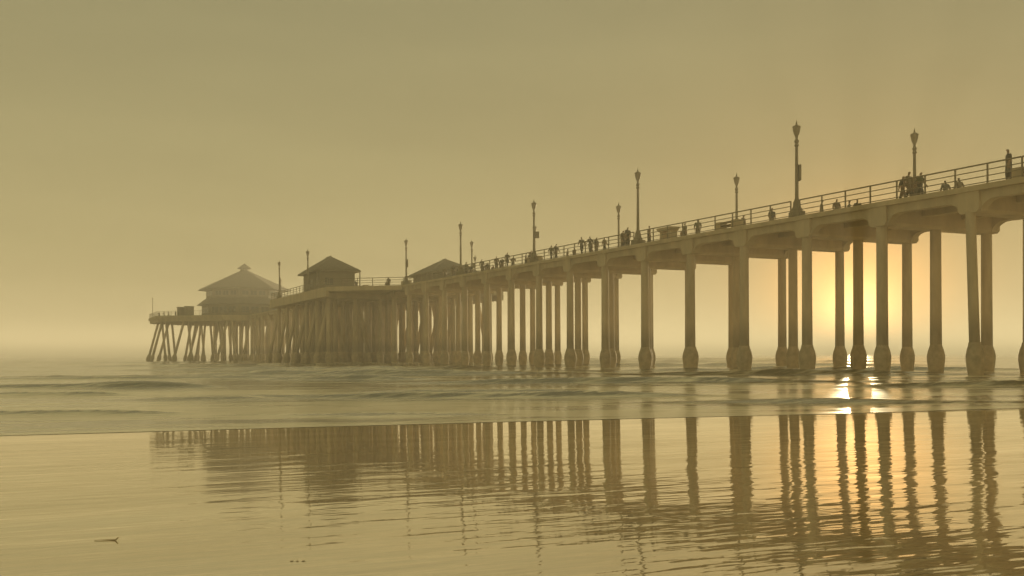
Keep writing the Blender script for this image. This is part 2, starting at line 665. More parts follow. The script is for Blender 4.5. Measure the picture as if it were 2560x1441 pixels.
for i, s in enumerate(bents):
    zt = zd(s)
    zc = zt - 1.40
    in_mid = MID0 - 1 < s < MID1 + 1
    d0, d1 = (36.0, 61.8) if in_mid else (44.12, 53.62)
    cap = MB().prism([(s - 0.5, zc), (s + 0.5, zc), (s + 0.66, zc + 0.16), (s + 0.66, zt - 0.28),
                      (s - 0.66, zt - 0.28), (s - 0.66, zc + 0.16)], d0, d1, 'x')
    pier_mesh('cap_beam', cap, M['concrete'])
    for d in (44.5, 48.85, 53.25):
        if i == 3 and d == 44.5:
            column(44.3, s, zc + 0.1, 0.42, 0.0, 0.82)
        else:
            column(d, s, zc + 0.1)
    if in_mid:
        for d in (37.0, 40.8, 56.9, 60.8):
            column(d, s, zc + 0.1, r=0.95)
        column(37.3, s + 0.9, zc + 0.2, -2.2, 0.5, 0.85)
        column(41.6, s + 0.9, zc + 0.2, 2.0, 0.3, 0.85)
        column(60.2, s + 0.9, zc + 0.2, 2.2, 0.3, 0.85)
        column(56.4, s + 0.9, zc + 0.2, -2.0, 0.3, 0.85)
        if s + 3.1 < MID1:
            pier_mesh('cap_beam', MB().box(36.2, 61.6, s + 2.7, s + 3.5, zt - 1.2, zt - 0.595), M['concrete'])
            for d in (38.8, 42.4, 46.6, 51.1, 55.2, 59.0):
                column(d, s + 3.1, zt - 1.1, r=0.9)
    # deck bay to the next bent
    s2 = bents[i + 1] if i + 1 < len(bents) else END_C[1] - END_R + 3.0
    za, zb = zt, zd(s2)
    slab = MB().add([(NEAR - 0.16, s + 0.01, za - 0.28), (FARD + 0.20, s + 0.01, za - 0.28), (FARD + 0.20, s2 - 0.01, zb - 0.28), (NEAR - 0.16, s2 - 0.01, zb - 0.28),
                     (NEAR - 0.16, s + 0.01, za), (FARD + 0.20, s + 0.01, za), (FARD + 0.20, s2 - 0.01, zb), (NEAR - 0.16, s2 - 0.01, zb)],
                    [(0, 3, 2, 1), (4, 5, 6, 7), (0, 1, 5, 4), (1, 2, 6, 5), (2, 3, 7, 6), (3, 0, 4, 7)])
    pier_mesh('deck_slab', slab, M['concrete'])
    # edge girders with rounded haunches
    poly = [(s + 0.62, za - 1.36)]
    a0 = s + 0.67
    for t in range(0, 9):
        a = math.pi / 2 * t / 8
        poly.append((a0 + 0.85 - 0.85 * math.cos(a), za - 1.36 + 0.60 * math.sin(a)))
    a1 = s2 - 0.67
    for t in range(0, 9):
        a = math.pi / 2 * (1 - t / 8)
        poly.append((a1 - 0.85 + 0.85 * math.cos(a), zb - 1.36 + 0.60 * math.sin(a)))
    poly += [(s2 - 0.62, zb - 1.36), (s2 - 0.62, zb - 0.275), (s + 0.62, za - 0.275)]
    for d in (NEAR + 0.08, FARD - 0.60):
        pier_mesh('edge_girder', MB().prism(poly, d, d + 0.52, 'x'), M['concrete'])
    for d in (47.0, 50.3):
        pier_mesh('girder', MB().prism([(s + 0.6, za - 0.75), (s2 - 0.6, zb - 0.75), (s2 - 0.6, zb - 0.275), (s + 0.6, za - 0.275)], d, d + 0.4, 'x'), M['concrete'])

# widened landings half way out, one on each side
for (xa, xb, lab) in ((35.6, NEAR - 0.12, 'near'), (FARD + 0.12, 62.2, 'far')):
    if lab == 'near':
        poly = [(xb, 126.0), (xb, 176.0), (xa, MID1), (xa, MID0)]
    else:
        poly = [(xa, 126.0), (xb, MID0), (xb, MID1), (xa, 176.0)]
    mb = MB()
    n = len(poly)
    mb.add([(x, y, zd(y) - 0.60) for x, y in poly] + [(x, y, zd(y) - 0.005) for x, y in poly],
           [tuple(range(n)), tuple(range(n, 2 * n))] + [(i, (i + 1) % n, n + (i + 1) % n, n + i) for i in range(n)])
    pier_mesh('landing_slab', mb, M['concrete'])
    mb = MB()
    ed = xa if lab == 'near' else xb
    mb.add([(ed + dx, y, zd(y) + dz) for y in (MID0, MID1) for dx, dz in ((-0.02, -1.3), (0.42, -1.3), (0.42, -0.55), (-0.02, -0.55))] if lab == 'near' else
           [(ed + dx, y, zd(y) + dz) for y in (MID0, MID1) for dx, dz in ((-0.42, -1.3), (0.02, -1.3), (0.02, -0.55), (-0.42, -0.55))],
           [(0, 1, 2, 3), (4, 5, 6, 7), (0, 1, 5, 4), (1, 2, 6, 5), (2, 3, 7, 6), (3, 0, 4, 7)])
    pier_mesh('edge_girder', mb, M['concrete'])

# octagonal end platform
zE = zd(END_C[1])
oct_pts = [(END_C[0] + END_R * math.cos(R(22.5 + 45 * i)), END_C[1] + END_R * math.sin(R(22.5 + 45 * i))) for i in range(8)]
pier_mesh('end_platform_slab', MB().prism(oct_pts, zE - 0.6, zE + 0.02, 'z'), M['concrete'])
oct_in = [(END_C[0] + (END_R - 0.35) * math.cos(R(22.5 + 45 * i)), END_C[1] + (END_R - 0.35) * math.sin(R(22.5 + 45 * i))) for i in range(8)]
for i in range(8):
    a, b = oct_in[i], oct_in[(i + 1) % 8]
    a2, b2 = oct_pts[i], oct_pts[(i + 1) % 8]
    c, e = Vector((a2[0] - END_C[0], a2[1] - END_C[1])) * 0.955, Vector((b2[0] - END_C[0], b2[1] - END_C[1])) * 0.955
    pts = [a, b, (END_C[0] + e.x, END_C[1] + e.y), (END_C[0] + c.x, END_C[1] + c.y)]
    pier_mesh('edge_girder', MB().prism(pts, zE - 1.3, zE - 0.59, 'z'), M['concrete'])
s = END_C[1] - END_R + 2.2
while s < END_C[1] + END_R - 1.0:
    dy = s - END_C[1]
    ap = END_R * math.cos(R(22.5))
    half = min(ap, ap * math.sqrt(2) - abs(dy)) - 0.9
    x0, x1 = END_C[0] - half, END_C[0] + half
    cap = MB().box(x0, x1, s - 0.5, s + 0.5, zE - 1.25, zE - 0.595)
    pier_mesh('cap_beam', cap, M['concrete'])
    nn = max(3, int(round((x1 - x0) / 8.0)))
    for x in (40.0, 43.6, 47.4, 51.0, 54.6):
        if x0 + 2 < x < x1 - 2:
            column(x, s + 3.6, zE - 0.7, random.choice((-0.9, 0, 0, 0.9)), 0.0, 0.9)
    for j in range(nn + 1):
        x = x0 + 0.6 + (x1 - x0 - 1.2) * j / nn
        if j == 0:
            column(x + 0.3, s, zE - 1.2, -2.9, 0.2, 0.9)
            column(x + 1.2, s, zE - 1.2, 1.0, 0.0, 0.85)
        elif j == nn:
            column(x - 0.3, s, zE - 1.2, 2.9, 0.2, 0.9)
            column(x - 1.2, s, zE - 1.2, -1.0, 0.0, 0.85)
        elif j % 2:
            column(x, s, zE - 1.2, -1.9, 0.0, 0.85)
        else:
            column(x, s, zE - 1.2, 0.0, 0.0, 0.9)
    s += 8.4

# ------------------------------------------------------------------ railings
POST = MB().box(-0.035, 0.035, -0.035, 0.035, 0, 1.07).mesh('post', M['rail'])


def railing(a, b, za, zb):
    """one railing section from a to b on the deck"""
    A, B = Vector((a[0], a[1], za)), Vector((b[0], b[1], zb))
    L = (B - A).length
    top = MB().tube(A + Vector((0, 0, 1.07)), B + Vector((0, 0, 1.07)), 0.042, 8)
    o = pier_mesh('railing', top, M['rail'])
    n = max(1, int(round(L / 2.07)))
    for i in range(n + 1):
        p = A.lerp(B, i / n)
        q = place('post', POST, o, tuple(p))
    for h in (0.13, 0.44, 0.755):
        MB().tube(A + Vector((0, 0, h)), B + Vector((0, 0, h)), 0.026, 6).build('rail', M['rail'], o)
    return o


LAMP_S = [50.2 + 18.85 * i for i in range(-1, 10)]
FLAMP_S = [48.6 + 18.8 * i for i in range(-1, 10)]


def rail_run(d, s0, s1):
    LS = LAMP_S if d < 45 else FLAMP_S
    cuts = [s0] + [x for x in LS if s0 + 0.6 < x < s1 - 0.6] + [s1]
    for a, b in zip(cuts[:-1], cuts[1:]):
        a2 = a + (0.42 if a in LS else 0.0)
        b2 = b - (0.42 if b in LS else 0.0)
        railing((d, a2), (d, b2), zd(a2), zd(b2))


rail_run(NEAR + 0.15, 18.3, 125.9)
rail_run(FARD - 0.15, 18.3, 125.9)
rail_run(NEAR + 0.15, 176.1, 232.6)
rail_run(FARD - 0.15, 176.1, 232.6)
for sg, d0, d1 in ((-1, NEAR + 0.1, 35.8), (1, FARD - 0.1, 62.0)):
    railing((d0, 126.2), (d1, MID0 + 0.1), zd(126.2), zd(MID0))
    railing((d1, MID1 - 0.1), (d0, 175.8), zd(MID1), zd(175.8))
rail_run(35.8, MID0 + 0.2, MID1 - 0.2)
rail_run(62.0, MID0 + 0.2, MID1 - 0.2)
oct_r = [(END_C[0] + (END_R - 0.25) * math.cos(R(22.5 + 45 * i)), END_C[1] + (END_R - 0.25) * math.sin(R(22.5 + 45 * i))) for i in range(8)]
for i in range(8):
    if i == 5:
        continue                      # the side where the pier comes in
    railing(oct_r[i], oct_r[(i + 1) % 8], zE + 0.02, zE + 0.02)
a, b = oct_r[5], oct_r[6]
railing(a, (NEAR + 0.2, a[1]), zE + 0.02, zE + 0.02)
railing((FARD - 0.2, a[1]), b, zE + 0.02, zE + 0.02)

# ------------------------------------------------------------------ lamp posts
L_BASE = MB().cbox(-0.40, 0.40, -0.40, 0.40, 0, 0.36, 0.03).lathe([(0.36, 0.36), (0.34, 0.5), (0.25, 0.62), (0.23, 0.9), (0.15, 1.08), (0.14, 1.16)], 12).mesh('base', M['lamp'], 40)
L_POLE = MB().lathe([(0.115, 1.14), (0.105, 2.5), (0.085, 4.55), (0.08, 4.72)], 12).mesh('pole', M['lamp'], 40)
L_COLLAR = MB().lathe([(0.085, 4.44), (0.14, 4.48), (0.14, 4.54), (0.10, 4.60), (0.10, 4.68), (0.15, 4.74), (0.13, 4.82), (0.08, 4.9), (0.075, 5.02)], 12).mesh('collar', M['lamp'], 40)
L_LANT = MB().lathe([(0.075, 5.0), (0.10, 5.08), (0.17, 5.26), (0.225, 5.50), (0.24, 5.62), (0.235, 5.645)], 12).mesh('lantern', M['lens'], 40)
L_CAP = MB().lathe([(0.255, 5.64), (0.26, 5.68), (0.20, 5.745), (0.09, 5.79), (0.05, 5.86), (0.06, 5.9), (0.025, 6.0), (0.006, 6.14)], 12).mesh('lantern_cap', M['lamp'], 40)
L_BOX = MB().cbox(0.09, 0.47, -0.13, 0.13, 2.35, 2.98, 0.02).mesh('speaker_box', M['lamp'])
L_BOX2 = MB().cbox(0.10, 0.24, -0.16, 0.16, 2.3, 3.3, 0.015).mesh('sign_panel', M['lamp'])


def lamp(d, s, label, extra=None, rz=0.0):
    t = thing('lamp_post', label, 'lamp post', (d, s, zd(s) + 0.001), rz, 'lamp posts along the pier')
    t.scale = (1.06, 1.06, 1.03)
    place('base', L_BASE, t)
    place('pole', L_POLE, t)
    place('collar', L_COLLAR, t)
    ln = place('lantern', L_LANT, t)
    place('lantern_cap', L_CAP, ln)
    if extra == 'box':
        place('speaker_box', L_BOX, t)
    elif extra == 'panel':
        place('sign_panel', L_BOX2, t)
    return t


ND, FD = NEAR + 0.28, FARD - 0.28
lamp(ND, LAMP_S[1], 'tallest lamp post on the pier, standing in the railing gap with a narrow side panel', 'panel', -HEADING)
lamp(ND, LAMP_S[2], 'second tallest lamp post, on a flared foot beside the flared-top table')
lamp(ND, LAMP_S[3], 'lamp post above a block-ended bench near mid pier, with a box on its mast', 'box', -HEADING)
lamp(ND, LAMP_S[4], 'tall lamp post rising at the right end of the half-hidden kiosk roof')
lamp(ND, LAMP_S[5], 'tall lamp post just left of the half-hidden kiosk roof, with a narrow side panel', 'panel', -HEADING)
lamp(FD, FLAMP_S[1], 'far-side lamp post nearest the right edge, with a square box on its mast', 'box', -HEADING)
lamp(FD, FLAMP_S[2], 'far-side lamp post behind the block-ended bench, between the two tallest lamp posts')
lamp(FD, FLAMP_S[3], 'far-side lamp post beside a standing couple, left of the second tallest lamp post')
lamp(FD, FLAMP_S[4], 'far-side lamp post mostly hidden behind the mid-pier lamp post over a bench')
lamp(FD, FLAMP_S[5], 'short-looking far-side lamp post with a square box, right of the kiosk roof', 'box', -HEADING)
lamp(35.95, LAMP_S[6], 'lamp post whose head shows above the roof of the near square kiosk')
lamp(35.95, LAMP_S[7], 'lamp post standing between the near kiosk and the octagonal restaurant', 'panel', -HEADING)
lamp(61.85, FLAMP_S[6], 'small lamp post head close beside a boxed lamp post, right of the kiosk roof')
lamp(61.85, FLAMP_S[7], 'lamp head barely showing over the left slope of the half-hidden kiosk roof')
lamp(ND, LAMP_S[9], 'small distant lamp post at the right eave of the octagonal restaurant')

# ------------------------------------------------------------------ kiosks
def window(parent, p, u, w, h, nrm, sill=True):
    """window with frame and pane on a wall; p lower-left corner, u along the wall, nrm outward"""
    u, nn, p = Vector(u), Vector(nrm), Vector(p)
    z = Vector((0, 0, 1))

    def slab(a, b, c, d, o0, o1):
        mb = MB()
        q = [p + u * a + z * c, p + u * b + z * c, p + u * b + z * d, p + u * a + z * d]
        mb.add([x + nn * o0 for x in q] + [x + nn * o1 for x in q],
               [(0, 1, 2, 3), (4, 5, 6, 7), (0, 1, 5, 4), (1, 2, 6, 5), (2, 3, 7, 6), (3, 0, 4, 7)])
        return mb
    fr = slab(0, w, 0, 0.1, -0.05, 0.06)
    for args in ((0, w, h - 0.1, h), (0, 0.1, 0.1, h - 0.1), (w - 0.1, w, 0.1, h - 0.1), (w / 2 - 0.04, w / 2 + 0.04, 0.1, h - 0.1)):
        m2 = slab(*args, -0.05, 0.06)
        fr.add(m2.v, m2.f)
    wn = fr.build('window', M['trim'], parent)
    slab(0.05, w - 0.05, 0.05, h - 0.05, -0.03, 0.015).build('pane', M['glass'], wn)
    if sill:
        slab(-0.06, w + 0.06, -0.1, -0.003, -0.03, 0.13).build('sill', M['trim'], wn)
    return wn


def kiosk(d0, d1, s0, s1, label, posts):
    s_c = (s0 + s1) / 2
    t = thing('kiosk', label, 'kiosk', ((d0 + d1) / 2, s_c, zd(s_c)), 0, 'hip-roofed kiosks half way along the pier')
    hw, hl = (d1 - d0) / 2, (s1 - s0) / 2
    wl = 3.25
    MB().box(-hw, hw, -hl, hl, -0.05, wl).build('wall', M['wall'], t)
    MB().box(-hw - 0.04, hw + 0.04, -hl - 0.04, hl + 0.04, -0.05, 0.35).build('plinth', M['concrete'], t)
    ov = 0.7
    pk = 5.65
    W, L = hw + ov, hl + ov
    rf = MB()
    rg = max(0.4, L - W) * 0.55
    br = 0.58                         # slight bell in the slope
    zb = 3.18 + (pk - 3.18) * 0.50
    rf.add([(-W, -L, 3.18), (W, -L, 3.18), (W, L, 3.18), (-W, L, 3.18),
            (-W, -L, 3.30), (W, -L, 3.30), (W, L, 3.30), (-W, L, 3.30),
            (-W * br * .93, -rg - (L - rg) * br * .93, zb), (W * br * .93, -rg - (L - rg) * br * .93, zb),
            (W * br * .93, rg + (L - rg) * br * .93, zb), (-W * br * .93, rg + (L - rg) * br * .93, zb),
            (0, -rg, pk), (0, rg, pk)],
           [(0, 3, 2, 1), (0, 1, 5, 4), (1, 2, 6, 5), (2, 3, 7, 6), (3, 0, 4, 7),
            (4, 5, 9, 8), (5, 6, 10, 9), (6, 7, 11, 10), (7, 4, 8, 11), (8, 9, 12), (9, 10, 13, 12), (10, 11, 13), (11, 8, 12, 13)])
    ro = rf.build('roof', M['roof'], t)
    MB().tube((0, -rg - .1, pk), (0, rg + .1, pk), 0.09, 6).build('ridge_cap', M['trim'], ro)
    MB().box(-W - 0.05, W + 0.05, -L - 0.05, L + 0.05, 3.06, 3.177).build('eave_board', M['trim'], ro)
    for y in (-hl * 0.7, -hl * 0.05, hl * 0.55):
        window(t, (-hw, y + 0.9, 1.0), (0, -1, 0), 1.5, 1.2, (-1, 0, 0))
        window(t, (hw, y - 0.6, 1.0), (0, 1, 0), 1.5, 1.2, (1, 0, 0))
    window(t, (-hw + 0.7, -hl, 1.0), (1, 0, 0), 1.4, 1.2, (0, -1, 0))
    dr = MB().box(0.6, 1.55, -hl - 0.06, -hl + 0.02, 0.0, 2.1).build('door', M['wood'], t)
    MB().tube((0.72, -hl - 0.12, 0.95), (0.72, -hl - 0.12, 1.15), 0.02, 6).tube((0.72, -hl - 0.12, 1.05), (0.72, -hl - 0.05, 1.05), 0.02, 6).build('door_handle', M['rail'], dr)
    for (px, py) in posts:
        MB().box(px * W - 0.07 - 0.1 * px, px * W + 0.07 - 0.1 * px, py * L - 0.07 - 0.1 * py, py * L + 0.07 - 0.1 * py, 0, 3.06).build('porch_post', M['trim'], t)
    return t


kiosk(37.6, 42.9, 144.0, 153.8, 'square hip-roofed kiosk on the near side of the widened landing, with a porch post', [(1, -1), (-1, -1)])
kiosk(54.3, 61.2, 140.6, 150.0, 'low kiosk roof half hidden by the deck on the far side of the landing', [(-1, -1), (1, -1)])

# ------------------------------------------------------------------ restaurant
def restaurant(cx, cy):
    t = thing('restaurant', 'large octagonal two-tiered restaurant with a cupola at the end of the pier', 'restaurant', (cx, cy, zE + 0.021), R(4))
    n = 8
    ro = R(22.5)

    def ring(prof, nm, m, par=t):
        return MB().lathe(prof, n, rot=ro).build(nm, m, par)
    ring([(10.4, -0.02), (10.4, 3.25)], 'lower_wall', M['wall'])
    ring([(11.55, 3.12), (11.6, 3.24), (9.55, 4.75), (9.3, 4.75)], 'lower_roof', M['roof'])
    ring([(9.3, 4.7), (9.3, 7.15)], 'upper_wall', M['wall'])
    ur = ring([(11.15, 6.95), (11.2, 7.09), (1.3, 11.75), (1.0, 11.75)], 'upper_roof', M['roof'])
    ring([(11.28, 6.83), (11.28, 6.948)], 'eave_board', M['trim'], ur)
    cu = ring([(1.05, 11.6), (1.05, 12.4)], 'cupola', M['wall'])
    ring([(1.72, 12.35), (1.76, 12.47), (0.12, 13.65), (0.05, 13.75)], 'cupola_roof', M['roof'], cu)
    ap1, ap2 = 10.4 * math.cos(R(22.5)), 9.3 * math.cos(R(22.5))
    for k in range(8):
        a = R(45 * k)
        nrm = Vector((math.cos(a), math.sin(a), 0))
        u = Vector((-math.sin(a), math.cos(a), 0))
        for j in range(3):
            window(t, tuple(nrm * ap1 + u * (-3.3 + 2.35 * j) + Vector((0, 0, 1.0))), u, 1.95, 1.6, nrm)
        for j in range(3):
            window(t, tuple(nrm * ap2 + u * (-2.9 + 2.05 * j) + Vector((0, 0, 5.3))), u, 1.7, 1.2, nrm, False)
    return t


restaurant(47.0, 253.0)

# ------------------------------------------------------------------ benches and table
def bench(d, s, rz, label):
    t = thing('bench', label, 'bench', (d, s, zd(s) + 0.001), rz, 'block-ended benches on the pier')
    for x in (-0.95, 0.95):
        MB().cbox(x - 0.3, x + 0.3, -0.32, 0.32, 0, 0.72, 0.03).build('end_block', M['concrete'], t)
    MB().cbox(-0.655, 0.655, -0.26, 0.24, 0.37, 0.46, 0.02).build('seat', M['wood'], t)
    MB().cbox(-0.655, 0.655, 0.20, 0.27, 0.52, 0.68, 0.015).build('backrest', M['wood'], t)
    return t


bench(45.25, 58.2, R(90), 'block-ended bench in front of a far-side lamp post, between the two tallest lamp posts')
bench(45.15, 89.2, R(90), 'block-ended bench at the foot of the mid-pier lamp post')
bench(45.3, 33.6, R(90), 'bench end at the right edge of the picture beside the tall standing person')
bench(42.6, 138.6, R(90), 'bench with a low slat back just right of the near kiosk')
bench(45.2, 127.6, R(90), 'low bench left of the lamp post by the half-hidden kiosk')

t = thing('cleaning_table', 'flared-top fish cleaning table on panel legs right of the second tallest lamp post', 'table', (45.6, 66.4, zd(66.4) + 0.001), R(90))
MB().prism([(-0.95, 1.16), (0.95, 1.16), (0.95, 1.05), (0.72, 0.86), (-0.72, 0.86), (-0.95, 1.05)], -0.45, 0.45, 'y').build('table_top', M['concrete'], t)
for x in (-0.55, 0.42):
    MB().cbox(x - 0.22, x + 0.22, -0.35, 0.35, 0, 0.858, 0.02).build('leg', M['concrete'], t)
MB().cbox(-0.32, 0.19, -0.2, 0.2, 0.08, 0.2, 0.01).build('stretcher', M['wood'], t)

# ------------------------------------------------------------------ people
def person(d, s, face, label, pose='stand', h=1.72, top='dark', legs='brown', z=None, lean=0.0, hair=True, bulk=1.15):
    """one skinned body; face = heading of the person in degrees (0 looks along +Y)"""
    k = h / 1.75
    J, E, Rad, Kind = {}, [], {}, {}

    def j(nm, x, y, zz, r, r2=None):
        J[nm] = Vector((x, y, zz)) * k
        b = bulk if r > 0.05 and nm not in ('skull', 'crown', 'neck') else 1.0
        Rad[nm] = (r * k * b, (r2 or r) * k * b)

    sit = pose == 'sit'
    dz = -0.42 if sit else 0.0
    j('pelvis', 0, 0, 0.96 + dz, 0.185, 0.135)
    j('waist', 0, 0.01 + lean * 0.3, 1.10 + dz, 0.175, 0.125)
    j('chest', 0, 0.02 + lean * 0.7, 1.32 + dz, 0.205, 0.135)
    j('neck_base', 0, 0.02 + lean, 1.46 + dz, 0.075)
    j('neck', 0, 0.035 + lean * 1.1, 1.53 + dz, 0.064)
    j('skull', 0, 0.05 + lean * 1.2, 1.63 + dz, 0.098, 0.112)
    j('crown', 0, 0.04 + lean * 1.2, 1.69 + dz, 0.082, 0.095)
    E += [('pelvis', 'waist'), ('waist', 'chest'), ('chest', 'neck_base'), ('neck_base', 'neck'), ('neck', 'skull'), ('skull', 'crown')]
    j('nose', 0, 0.155 + lean * 1.2, 1.615 + dz, 0.014)
    E += [('skull', 'nose')]
    step = {'stand': 0.04, 'walk': 0.27, 'sit': 0.0, 'rail': 0.06}[pose]
    for sgn, sd in ((-1, 'l'), (1, 'r')):
        f = sgn * step
        if sit:
            j('hip' + sd, sgn * 0.10, 0.02, 0.92 + dz, 0.105)
            j('knee' + sd, sgn * 0.13, 0.46, 0.50, 0.072)
            j('ankle' + sd, sgn * 0.13, 0.44, 0.10, 0.048)
            j('toe' + sd, sgn * 0.14, 0.62, 0.045, 0.042)
        else:
            up = 0.05 if (pose == 'walk' and sgn < 0) else 0.0
            j('hip' + sd, sgn * 0.10, 0, 0.90, 0.122)
            j('knee' + sd, sgn * 0.105, f * 0.65 + 0.03, 0.50, 0.088)
            j('ankle' + sd, sgn * 0.11, f - 0.03 * (pose == 'walk'), 0.09 + up, 0.056)
            j('toe' + sd, sgn * 0.13, f + 0.16, 0.04 + up * 0.4, 0.040)
        E += [('pelvis', 'hip' + sd), ('hip' + sd, 'knee' + sd), ('knee' + sd, 'ankle' + sd), ('ankle' + sd, 'toe' + sd)]
        sw = -sgn * step * 0.7
        sx, sy, sz = sgn * 0.19, 0.02 + lean * 0.9, 1.40 + dz
        j('shoulder' + sd, sx, sy, sz, 0.078)
        if pose == 'sit':
            e_, w_ = (sgn * 0.25, 0.06, 1.14 + dz), (sgn * 0.17, 0.30, 1.04 + dz)
        elif pose == 'rail':
            e_, w_ = (sgn * 0.27, 0.16, 1.17), (sgn * 0.20, 0.40, 1.12)
        else:
            e_, w_ = (sgn * 0.245, sw * 0.4 + 0.0, 1.13), (sgn * 0.225, sw + 0.07, 0.90)
        j('elbow' + sd, *e_, 0.058)
        j('wrist' + sd, *w_, 0.036)
        dv = (Vector(w_) - Vector(e_)).normalized()
        side = Vector((-sgn, 0, 0))
        pal = Vector(w_) + dv * 0.06
        j('palm' + sd, *pal, 0.034, 0.02)
        E += [('chest', 'shoulder' + sd), ('shoulder' + sd, 'elbow' + sd), ('elbow' + sd, 'wrist' + sd), ('wrist' + sd, 'palm' + sd)]
        fw = dv.cross(side).normalized()
        for fi, (off, ln) in enumerate(((-0.030, 0.075), (-0.010, 0.085), (0.010, 0.08), (0.029, 0.062))):
            b0 = pal + dv * 0.035 + fw * off
            j('f%d%s' % (fi, sd), *b0, 0.0095)
            j('g%d%s' % (fi, sd), *(b0 + dv * ln * 0.55 + side * 0.006), 0.009)
            j('h%d%s' % (fi, sd), *(b0 + dv * ln * 0.9 + side * 0.028), 0.008)
            E += [('palm' + sd, 'f%d%s' % (fi, sd)), ('f%d%s' % (fi, sd), 'g%d%s' % (fi, sd)), ('g%d%s' % (fi, sd), 'h%d%s' % (fi, sd))]
        th = Vector(w_) + dv * 0.03
        j('t' + sd, *(th - fw * 0.045 + side * 0.012), 0.011)
        j('u' + sd, *(th - fw * 0.058 + dv * 0.05 + side * 0.02), 0.009)
        E += [('palm' + sd, 't' + sd), ('t' + sd, 'u' + sd)]
    names = list(J)
    idx = {nm: i for i, nm in enumerate(names)}
    me = bpy.data.meshes.new('body')
    me.from_pydata([J[nm] for nm in names], [(idx[a], idx[b]) for a, b in E], [])
    ob = bpy.data.objects.new('tmp_body', me)
    COL.objects.link(ob)
    sk = ob.modifiers.new('skin', 'SKIN')
    sk.use_smooth_shade = True
    sk.branch_smoothing = 0.6
    for nm in names:
        sv = me.skin_vertices[0].data[idx[nm]]
        sv.radius = Rad[nm]
        sv.use_root = (nm == 'pelvis')
    ss = ob.modifiers.new('sub', 'SUBSURF')
    ss.levels = ss.render_levels = 1
    dg = bpy.context.evaluated_depsgraph_get()
    body = bpy.data.meshes.new_from_object(ob.evaluated_get(dg))
    bpy.data.objects.remove(ob)
    # material regions by the nearest bone
    body.materials.clear()
    for m_ in (CLOTH[top], CLOTH[legs], SKIN, HAIR, SHOE):
        body.materials.append(m_)

    def region(a):
        if a[:3] in ('hip', 'pel', 'kne'):
            return 1
        if a[:3] in ('ank', 'toe'):
            return 4
        if a in ('neck', 'skull', 'nose') or a[:3] in ('pal',) or a[:4] == 'wris' or a[1:2].isdigit() or a in ('tl', 'tr', 'ul', 'ur'):
            return 2
        if a == 'crown':
            return 3
        return 0
    segs = [(J[a], J[b], region(b) if region(b) in (2, 3, 4) else (1 if region(a) == 1 and region(b) == 1 else region(b)), a, b) for a, b in E]
    for p in body.polygons:
        c = p.center
        best, bm = 1e9, 0
        for a, b, rg, na, nb in segs:
            ab = b - a
            tt = max(0, min(1, (c - a).dot(ab) / max(1e-9, ab.length_squared)))
            dd = (a + ab * tt - c).length_squared
            if dd < best:
                best, bm = dd, rg
                if nb == 'skull':
                    # the back and top of the head carry the hair
                    bm = 3 if (hair and (c.y < a.y + 0.02 * k or c.z > J['skull'].z + 0.045 * k)) else 2
        p.material_index = bm
    body.name = 'person'
    o = place('person', body, None, (d, s, (zd(s) + 0.002) if z is None else z), R(-face))
    tag(o, label, 'person', 'people on the pier')
    return o


person(45.1, 35.1, -60, 'largest person on the pier, standing at the railing near the right edge', 'stand', 1.82, 'dark', 'grey', bulk=1.2)
person(46.0, 42.9, 160, 'left of the walking group below the right far-side lamp post, in dark top', 'walk', 1.70, 'dark', 'brown')
person(47.2, 43.3, 165, 'middle of the walking group below the right far-side lamp post', 'walk', 1.74, 'brown', 'dark')
person(46.0, 41.6, 170, 'right of the walking group below the right far-side lamp post, in olive top', 'walk', 1.72, 'olive', 'dark')
person(49.2, 42.6, 20, 'person walking low behind the rail, left of the pair midway to the right edge', 'walk', 1.66, 'grey', 'dark')
person(49.3, 41.7, 10, 'person walking low behind the rail, right of the pair midway to the right edge', 'walk', 1.68, 'tan', 'dark')
person(49.0, 51.4, 200, 'person with head and shoulders over the deck edge, first right of the tallest lamp post', 'stand', 1.70, 'brown', 'dark')
person(50.0, 51.3, 120, 'small head over the deck edge, second right of the tallest lamp post', 'stand', 1.64, 'grey', 'dark')
person(50.5, 51.0, 240, 'small head over the deck edge, third right of the tallest lamp post', 'stand', 1.72, 'dark', 'brown')
person(48.0, 56.8, 190, 'person standing alone left of the tallest lamp post', 'stand', 1.74, 'dark', 'brown')
person(46.9, 64.2, 30, 'person walking by the rail halfway between cleaning table and bench', 'walk', 1.72, 'olive', 'brown')
person(48.9, 69.0, 60, 'head and shoulders just right of the cleaning table', 'stand', 1.66, 'rust', 'dark')
person(45.7, 69.3, 100, 'person standing between the second tallest lamp post and the cleaning table', 'stand', 1.72, 'brown', 'dark')
person(44.95, 71.4, 180, 'broad person on the right of the couple left of the second tallest lamp post', 'stand', 1.80, 'dark', 'dark')
person(45.5, 73.0, 175, 'slimmer person on the left of the couple beside the far-side lamp post', 'stand', 1.70, 'brown', 'dark')
person(46.4, 77.6, 150, 'right of the pair leaning together left of the far-side lamp post', 'walk', 1.66, 'tan', 'dark')
person(46.3, 78.9, 165, 'left of the pair leaning together left of the far-side lamp post', 'stand', 1.74, 'dark', 'brown')
person(45.2, 78.1, 10, 'right of the two walkers striding with clear legs at mid pier', 'walk', 1.72, 'dark', 'grey')
person(44.95, 79.2, 5, 'left of the two walkers striding with clear legs at mid pier', 'walk', 1.76, 'grey', 'dark')
person(48.4, 86.8, 80, 'right of two low heads between the striding walkers and a close couple', 'stand', 1.66, 'brown', 'dark')
person(48.4, 88.2, 100, 'left of two low heads between the striding walkers and a close couple', 'stand', 1.62, 'tan', 'dark')
person(45.5, 85.2, 165, 'right of the close couple right of the mid-pier lamp post', 'walk', 1.72, 'dark', 'brown')
person(45.6, 86.4, 175, 'left of the close couple right of the mid-pier lamp post', 'walk', 1.70, 'olive', 'dark')
